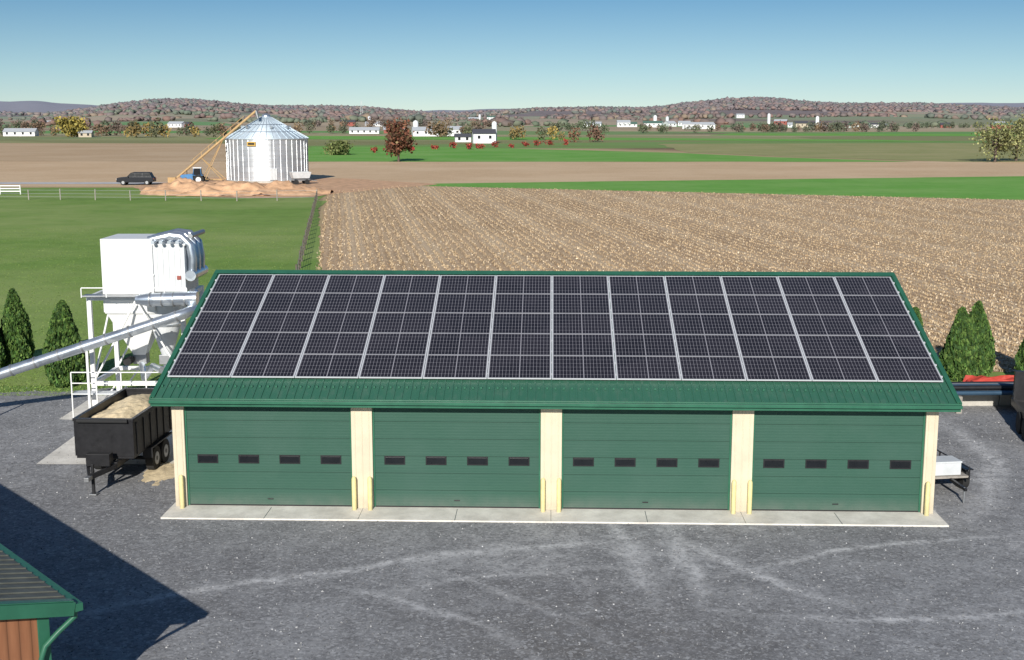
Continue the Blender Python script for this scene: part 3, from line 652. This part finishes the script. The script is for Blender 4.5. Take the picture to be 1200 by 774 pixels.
for y0_,y1_ in((0,Wb/2),(Wb,Wb/2)):
    za=Hh;zb=Hh+rr*Wb/2; mb.add([(0,y0_,za),(Lb,y0_,za),(Lb,y1_,zb),(0,y1_,zb),(0,y0_,za-t),(Lb,y0_,za-t),(Lb,y1_,zb-t),(0,y1_,zb-t)],[(0,1,2,3),(4,5,6,7),(0,1,5,4),(0,3,7,4),(1,2,6,5)],m_broof)
    for i in range(int(Lb/.3)): x=.1+i*.3; mb.beam((x,y0_,za+.01),(x,y1_,zb+.01),.04,.022,m_broof)
mb.build('roof',B)
mb=MB()
for y0_,y1_ in((0,Wb/2),(Wb,Wb/2)): mb.beam((-.04,y0_,Hh-.09),(-.04,y1_,Hh+rr*Wb/2-.09),.06,.24,m_rooftrim); mb.beam((.03,y0_,Hh+.045),(.03,y1_,Hh+rr*Wb/2+.045),.16,.02,m_rooftrim)
mb.bx(-.06,Lb,-.15,-.01,Hh-.15,Hh-.01,m_rooftrim); mb.bx(.34,.379,.3,.5,0,Hh-.1,m_rooftrim)
mb.bx(.3,Lb,.0,.38,Hh-.14,Hh-.12,m_rooftrim)
mb.path([(.15,-.08,Hh-.15),(.15,-.08,Hh-.3),(.24,.2,Hh-.55),(.27,.42,Hh-.75),(.27,.5,Hh-.95),(.27,.5,.1)],.05,m_rooftrim,10)
mb.box((.35,3.6,1.2),(.05,1.0,2.2),m_white); mb.box((.35,5.6,1.5),(.05,1.1,.9),m_white); mb.box((.32,5.6,1.5),(.03,.94,.76),m_glass)
mb.build('trim_and_gutter',B,.006)

# ------------------------------------------------------------------ grain bin
def binm():
    s=NT('galvanised_bin_wall'); o=s.obj(); x,y,z=s.sep(o); an=s.m('ARCTAN2',y,x)
    row=s.m('FLOOR',s.m('DIVIDE',z,.9)); cell=s.m('FLOOR',s.m('ADD',s.m('MULTIPLY',an,2.6),s.m('MULTIPLY',s.m('MODULO',row,2.),.5)))
    wn=s.n('ShaderNodeTexWhiteNoise',noise_dimensions='2D'); s.put(wn.inputs['Vector'],s.comb(cell,row)); 
    c=s.mix(wn.outputs['Value'],(.54,.56,.58),(.68,.70,.72)); seam=s.m('LESS_THAN',s.m('FRACT',s.m('DIVIDE',z,.9)),.05)
    c=s.mix(s.m('MULTIPLY',seam,.4),c,(.34,.36,.38)); s.bump(s.m('SINE',s.m('MULTIPLY',z,2*math.pi/.2)),.3,.03)
    return s.fin(c,.4,.7,.5)
GB=empty('grain_bin',(-41.9,214,0)); m_bin=binm(); m_broof2=M('galvanised_bin_roof',(.56,.64,.70),.45,.4,var=.12)
mb=MB(); mb.path([(0,0,0),(0,0,.35)],[7.2,7.2],m_conc,64); mb.build('foundation',GB)
mb=MB(); mb.path([(0,0,.35),(0,0,7.3)],[6.85,6.85],m_bin,72); 
mb.build('corrugated_wall',GB)
mb=MB()
for k in range(40):
    a=k*math.pi/20+.04; mb.beam((6.87*math.cos(a),6.87*math.sin(a),.35),(6.87*math.cos(a),6.87*math.sin(a),7.25),.07,.05,m_bin)
for z in(3.95,): mb.path([(0,0,z),(0,0,z+.07)],[6.9,6.9],m_bin,72,False)
mb.build('wall_stiffeners',GB)
mb=MB(); mb.path([(0,0,7.2),(0,0,7.3),(0,0,10.75),(0,0,10.95)],[7.05,7.1,.9,.85],m_broof2,36)
for k in range(36):
    a=k*math.pi/18; c_,s_2=math.cos(a),math.sin(a); mb.beam((7.05*c_,7.05*s_2,7.36),(.9*c_,.9*s_2,10.83),.08,.1,m_broof2)
for rz_,zz in((5.2,8.42),(3.1,9.62)): mb.path([(0,0,zz),(0,0,zz+.08)],[rz_,rz_-.1],m_duct,36,False)
mb.path([(0,0,10.9),(0,0,11.25),(0,0,11.5)],[.7,.7,.1],m_duct,18)
for a in(-2.2,-1.2,-.4,.6,2.,3.): mb.box((4.2*math.cos(a),4.2*math.sin(a),9.2),(.5,.5,.45),m_duct,rz=a)
mb.build('conical_roof',GB)
mb=MB(); a=-1.25; c_,s_2=math.cos(a),math.sin(a)
mb.box((6.95*c_,6.95*s_2,1.5),(.2,1.2,1.9),m_gwhite,rz=a)
for o in(-.25,.25): mb.beam((7.05*c_-o*s_2,7.05*s_2+o*c_,0.4),(7.05*c_-o*s_2,7.05*s_2+o*c_,7.4),.05,.05,m_steel)
mb.box((7.05*math.cos(-1.75),7.05*math.sin(-1.75),6.5),(.1,1.5,.7),M('bin_sign_panel',(.55,.35,.08),.5),rz=-1.75)
mb.box((7.11*math.cos(-1.75),7.11*math.sin(-1.75),6.5),(.04,1.1,.3),m_black,rz=-1.75)
mb.build('door_and_ladder',GB)
m_aug=M('tan_auger_paint',(.48,.31,.14),.5,var=.15)
mb=MB(); a=Vector((-56,206.5,.6)); b=Vector((-43.0,211,11.9)); mb.tube(a,b,.2,m_aug)
for k in range(9):
    p=a.lerp(b,.15+.09*k); mb.beam(p,p+Vector((0,0,.9 if 0<k<8 else .1)),.07,.07,m_aug)
mb.beam(a.lerp(b,.2)+Vector((0,0,.8)),a.lerp(b,.85)+Vector((0,0,.8)),.07,.07,m_aug)
m_=a.lerp(b,.6); l=Vector((-51.5,208,.6))
for s in(-1,1): mb.beam(l+Vector((0,s*1.2,0)),m_,.1,.1,m_aug); mb.beam(l+Vector((3.4,s*1.2,0)),a.lerp(b,.32)+Vector((0,0,.1)),.1,.1,m_aug); mb.beam(l+Vector((0,s*1.2,0)),l+Vector((3.4,s*1.2,0)),.1,.1,m_aug); mb.tube(l+Vector((0,s*1.3,-.1)),l+Vector((0,s*1.55,-.1)),.5,m_rub)
mb.box(a+Vector((-.3,0,0)),(1.3,1.2,.9),m_aug); mb.tube(b,b+Vector((.3,0,-1.2)),.25,m_steel)
mb.build('grain_auger')
m_blue=M('blue_paint',(.07,.22,.45),.4); TR=empty('tractor',(-51.8,202.0,.06),.15); mb=MB()
mb.extr([(-1.9,.7),(.2,.7),(.2,1.55),(-.1,1.75),(-1.75,1.6),(-1.9,1.4)],-.42,.42,m_blue); mb.extr([(.1,.75),(1.5,.75),(1.55,1.5),(1.3,2.6),(.35,2.65),(.05,1.75)],-.7,.7,m_cglass)
mb.box((.82,0,2.72),(1.35,1.6,.14),m_white)
for x in(.12,1.45):
    for s in(-.71,.71): mb.beam((x,s,1.4),(x+(.15 if x<1 else -.12),s,2.65),.08,.08,m_blue)
for s in(-1,1): mb.box((1.0,s*.95,1.55),(1.5,.5,.08),m_blue); mb.tube((1.0,s*.72,.85),(1.0,s*1.2,.85),.85,m_rub,seg=24); mb.tube((1.0,s*1.19,.85),(1.0,s*1.23,.85),.42,m_white); mb.tube((-1.4,s*.6,.5),(-1.4,s*.9,.5),.5,m_rub,seg=20); mb.tube((-1.4,s*.9,.5),(-1.4,s*.93,.5),.25,m_white)
mb.tube((-.9,.2,1.6),(-.9,.2,2.3),.05,m_black); mb.box((-1.92,0,1.15),(.04,.6,.6),m_black); mb.build('body',TR,.03)
mb=MB(); mb.add([(-1.3,-.9,1.),(1.3,-.9,1.),(1.3,.9,1.),(-1.3,.9,1.),(-1.6,-1.1,2.),(1.6,-1.1,2.),(1.6,1.1,2.),(-1.6,1.1,2.)],[(0,1,5,4),(1,2,6,5),(2,3,7,6),(3,0,4,7),(0,1,2,3)],m_gwhite)
for x in(-.9,.9):
    for s in(-1,1): mb.tube((x,s*.8,.4),(x,s*1.05,.4),.4,m_rub)
mb.bx(-1.3,1.3,-.5,.5,.6,1.0,m_steel); mb.beam((1.3,0,.7),(2.8,0,.5),.1,.1,m_steel); ob=mb.build('grain_wagon'); ob.location=(-34.6,203.5,.05); ob.rotation_euler=(0,0,.4)
CAR=empty('parked_suv',(-60.8,201.5,.06),R(3)); CAR.scale=(1.08,1.05,1.1); cp=M('dark_car_paint',(.012,.014,.02),.45,var=.1,spec=.25); mb=MB()
mb.extr([(-2.75,.45),(-2.7,.95),(-2.55,1.08),(-1.2,1.18),(2.62,1.15),(2.72,.95),(2.75,.5),(2.2,.38),(-2.2,.38)],-.97,.97,cp)
V=[(-1.25,-.9,1.17),(2.5,-.9,1.14),(2.5,.9,1.14),(-1.25,.9,1.17),(-.55,-.74,1.82),(2.2,-.74,1.82),(2.2,.74,1.82),(-.55,.74,1.82)]
mb.add(V,[(0,1,5,4),(1,2,6,5),(2,3,7,6),(3,0,4,7),(4,5,6,7)],cp)
mb.build('body',CAR,.06)
mb=MB()
def gl(a,b,z0=1.24,z1=1.72):
    for s in(-1,1):
        f=lambda z:s*(.9-.16*(z-1.16)/.66+.012)
        sh0=.42 if a<-.5 else 0; mb.add([(a,f(z0),z0),(b,f(z0),z0),(b-(.1 if b>2 else 0),f(z1),z1),(a+sh0,f(z1),z1)],[(0,1,2,3)],m_cglass)
gl(-1.05,-.02);gl(.06,1.05);gl(1.13,2.32)
mb.add([(-1.22,-.8,1.2),(-1.22,.8,1.2),(-.62,.7,1.78),(-.62,-.7,1.78)],[(0,1,2,3)],m_cglass)
mb.box((.8,0,1.845),(2.3,1.3,.03),cp)
for s in(-1,1):
    for x in(-1.75,1.75): mb.tube((x,s*.8,.38),(x,s*1.0,.38),.38,m_rub,seg=24); mb.tube((x,s*.99,.38),(x,s*1.015,.38),.22,m_steel,seg=16)
    mb.box((-2.7,s*.7,.85),(.1,.4,.18),m_white); mb.box((2.72,s*.75,.9),(.06,.3,.25),fred); mb.box((-.95,s*1.08,1.2),(.12,.2,.15),cp)
mb.box((-2.74,0,.8),(.04,.9,.25),m_steel); mb.build('windows_wheels_lights',CAR)

# ------------------------------------------------------------------ fences
def fence(name,pts,step,h,mat,post,wires,wr,rails=False):
    mb=MB(); allp=[]
    for i in range(len(pts)-1):
        a=Vector(pts[i]).to_3d();b=Vector(pts[i+1]).to_3d();n=max(1,int((b-a).length/step))
        for k in range(n+(i==len(pts)-2)): allp.append(a.lerp(b,k/n))
    for p in allp:
        lx,ly=random.uniform(-.04,.04),random.uniform(-.04,.04); hh=h*random.uniform(.95,1.07); mb.tube((p.x,p.y,-.1),(p.x+lx,p.y+ly,hh),post,mat,seg=8)
    for p,q in zip(allp,allp[1:]):
        for z in wires: mb.beam((p.x,p.y,z*h),(q.x,q.y,z*h),wr,wr*(3 if rails else 1),mat if rails else m_steel)
    return mb.build(name)
m_post=M('dark_fence_post',(.15,.13,.10),.9,var=.3)
fence('wire_fence',[(-9.6,50),(-15.35,89.2),(-25.8,164.3)],4.2,1.25,m_post,.075,(.25,.5,.72,.93),.016)
fence('wire_fence',[(-120,168),(-60,165),(-36,162.5),(-25.8,164.3)],4.2,1.4,m_wgrey,.08,(.3,.6,.93),.03)
fence('white_board_fence',[(-110,176),(-70,177)],2.8,1.3,m_white,.08,(.35,.65,.95),.05,True)

# ------------------------------------------------------------------ right side clutter
U=empty('utility_trailer',(12.65,34.7,0),R(8)); mb=MB()
mb.bx(-.55,.55,-.2,2.6,.52,.58,m_wgrey); 
for s in(-1,1):
    mb.bx(s*.56-.025,s*.56+.025,-.22,2.62,.46,.56,m_black); mb.bx(s*.56-.02,s*.56+.02,-.2,2.6,.8,.83,m_black)
    for y in(-.2,.7,1.6,2.58): mb.bx(s*.56-.02,s*.56+.02,y-.02,y+.02,.56,.8,m_black)
    mb.tube((s*.6,.5,.32),(s*.8,.5,.32),.32,m_rub,seg=24); mb.tube((s*.79,.5,.32),(s*.815,.5,.32),.16,m_gwhite); mb.box((s*.7,.5,.68),(.26,.9,.03),m_black)
mb.bx(-.45,.35,-.1,.5,.59,.95,m_gwhite); mb.bx(-.47,.37,-.12,.52,.95,1.0,m_gwhite); mb.bx(-.5,-.2,.9,2.4,.59,.75,m_wgrey); mb.bx(-.1,.45,1.,2.5,.59,.7,M('brown_lumber',(.3,.16,.08),.8))
mb.beam((0,-.2,.5),(0,-1.1,.45),.08,.08,m_black); mb.tube((0,-1.0,.05),(0,-1.0,.5),.03,m_steel); mb.build('body',U,.008)
mb=MB()
for k in range(7): 
    mb.box((14.6+k*1.55,46.0+.03*k,.35),(1.5,.6,.7),m_conc,rz=.02*((-1)**k))
mb.box((13.0,46.1,.25),(1.3,.6,.5),m_conc)
mb.build('concrete_block_wall',None,.02)
mb=MB(); mbl=M('blue_steel_pipe',(.05,.10,.16),.4,.3)
for k in range(9):
    r=k//5; mb.tube((15.4+.1*k,44.7+.22*(k%5)+.11*r,.75+.18*r),(22.5-.1*k,44.9+.22*(k%5)+.11*r,.75+.18*r),.09,[mbl,m_steel,m_black][k%3],seg=12)
for x in(16.5,19,21.5): mb.box((x,45.15,.33),(.2,1.3,.66),m_wgrey)
mb.build('pipe_rack')
m_redt=M('red_tarp',(.5,.06,.04),.6,var=.2)
mb=MB(); n=14
V=[(17.8+4.*i/n,47.2+1.2*j/n,.0 if j in(0,n) or i in(0,n) else .6+.2*noise.noise(Vector((i*.5,j*.5,1)))) for j in range(n+1) for i in range(n+1)]
mb.add(V,[(j*(n+1)+i,j*(n+1)+i+1,(j+1)*(n+1)+i+1,(j+1)*(n+1)+i) for j in range(n) for i in range(n)],m_redt); mb.build('red_tarp_pile')
mb=MB(); mb.bx(-1.2,1.2,-.5,.5,.5,.62,m_wgrey)
for k in range(5): mb.bx(-1.1,1.1,-.45+.19*k,-.3+.19*k,.625,.72,m_wgrey)
for x in(-.9,.9): mb.bx(x-.1,x+.1,-.4,.4,0.03,.5,m_wgrey)
ob=mb.build('lumber_stack'); ob.location=(12.6,41.5,0); ob.rotation_euler=(0,0,1.3)
mb=MB(); mb.bx(-.9,.9,-2.2,2.2,.7,.82,m_black)
for s in(-1,1):
    mb.bx(s*.9-.04,s*.9+.04,-2.2,2.2,.66,.9,m_black)
    for y in(-.5,.5): mb.tube((s*.75,y,.38),(s*1.0,y,.38),.38,m_rub,seg=22)
mb.bx(-.9,.9,2.0,2.2,.82,1.9,m_black); mb.beam((0,-2.2,.7),(0,-3.6,.55),.12,.12,m_black); mb.box((0,-.5,1.15),(1.4,1.8,.66),m_rub)
ob=mb.build('shadow_standin_flatbed'); ob.location=(18.4,41.0,0); ob.rotation_euler=(0,0,-.2)  # dark flatbed added to stand in for shadow patches at the right edge

# ------------------------------------------------------------------ light, sky, camera
el=R(24); az=R(187)
sd=bpy.data.lights.new('sun','SUN'); sd.energy=5.0; sd.angle=R(.5); sd.color=(1,.955,.88)
so=bpy.data.objects.new('sun',sd); scene.collection.objects.link(so)
tosun=Vector((math.sin(az)*math.cos(el),math.cos(az)*math.cos(el),math.sin(el)))
so.rotation_euler=tosun.to_track_quat('Z','Y').to_euler()
wd=bpy.data.worlds.new('World'); scene.world=wd; wd.use_nodes=True; nt=wd.node_tree
bg=nt.nodes['Background']; sk=nt.nodes.new('ShaderNodeTexSky'); sk.sky_type='NISHITA'; sk.sun_disc=False; sk.sun_elevation=el; sk.sun_rotation=az; sk.altitude=300; sk.air_density=1.0; sk.dust_density=.2; sk.ozone_density=1.5
tc=nt.nodes.new('ShaderNodeTexCoord'); mp=nt.nodes.new('ShaderNodeVectorMath'); mp.operation='ADD'; mp.inputs[1].default_value=(0,0,.05)
nt.links.new(tc.outputs['Generated'],mp.inputs[0])
nm=nt.nodes.new('ShaderNodeVectorMath'); nm.operation='NORMALIZE'; nt.links.new(mp.outputs[0],nm.inputs[0]); nt.links.new(nm.outputs[0],sk.inputs[0])
sx=nt.nodes.new('ShaderNodeSeparateXYZ'); nt.links.new(tc.outputs['Generated'],sx.inputs[0])
rp=nt.nodes.new('ShaderNodeValToRGB'); nt.links.new(sx.outputs[2],rp.inputs[0]); e=rp.color_ramp.elements
e[0].position=0; e[0].color=(.92,.90,.90,1); e[1].position=.10; e[1].color=(.38,.60,.76,1)
x=e.new(.035); x.color=(.74,.84,.88,1); x=e.new(.35); x.color=(.55,.7,.85,1)
mx=nt.nodes.new('ShaderNodeMix'); mx.data_type='RGBA'; mx.blend_type='MULTIPLY'; mx.inputs[0].default_value=1
nt.links.new(sk.outputs[0],mx.inputs[6]); nt.links.new(rp.outputs[0],mx.inputs[7]); nt.links.new(mx.outputs[2],bg.inputs[0]); bg.inputs[1].default_value=.095
cd=bpy.data.cameras.new('camera'); cd.lens=43.5; cd.sensor_width=36; cd.clip_end=30000; cd.clip_start=.5
co=bpy.data.objects.new('camera',cd); scene.collection.objects.link(co); co.location=(0,0,10.8); co.rotation_euler=(R(90-9.744),0,0); scene.camera=co
scene.view_settings.view_transform='Standard'; scene.view_settings.look='None'; scene.view_settings.exposure=0
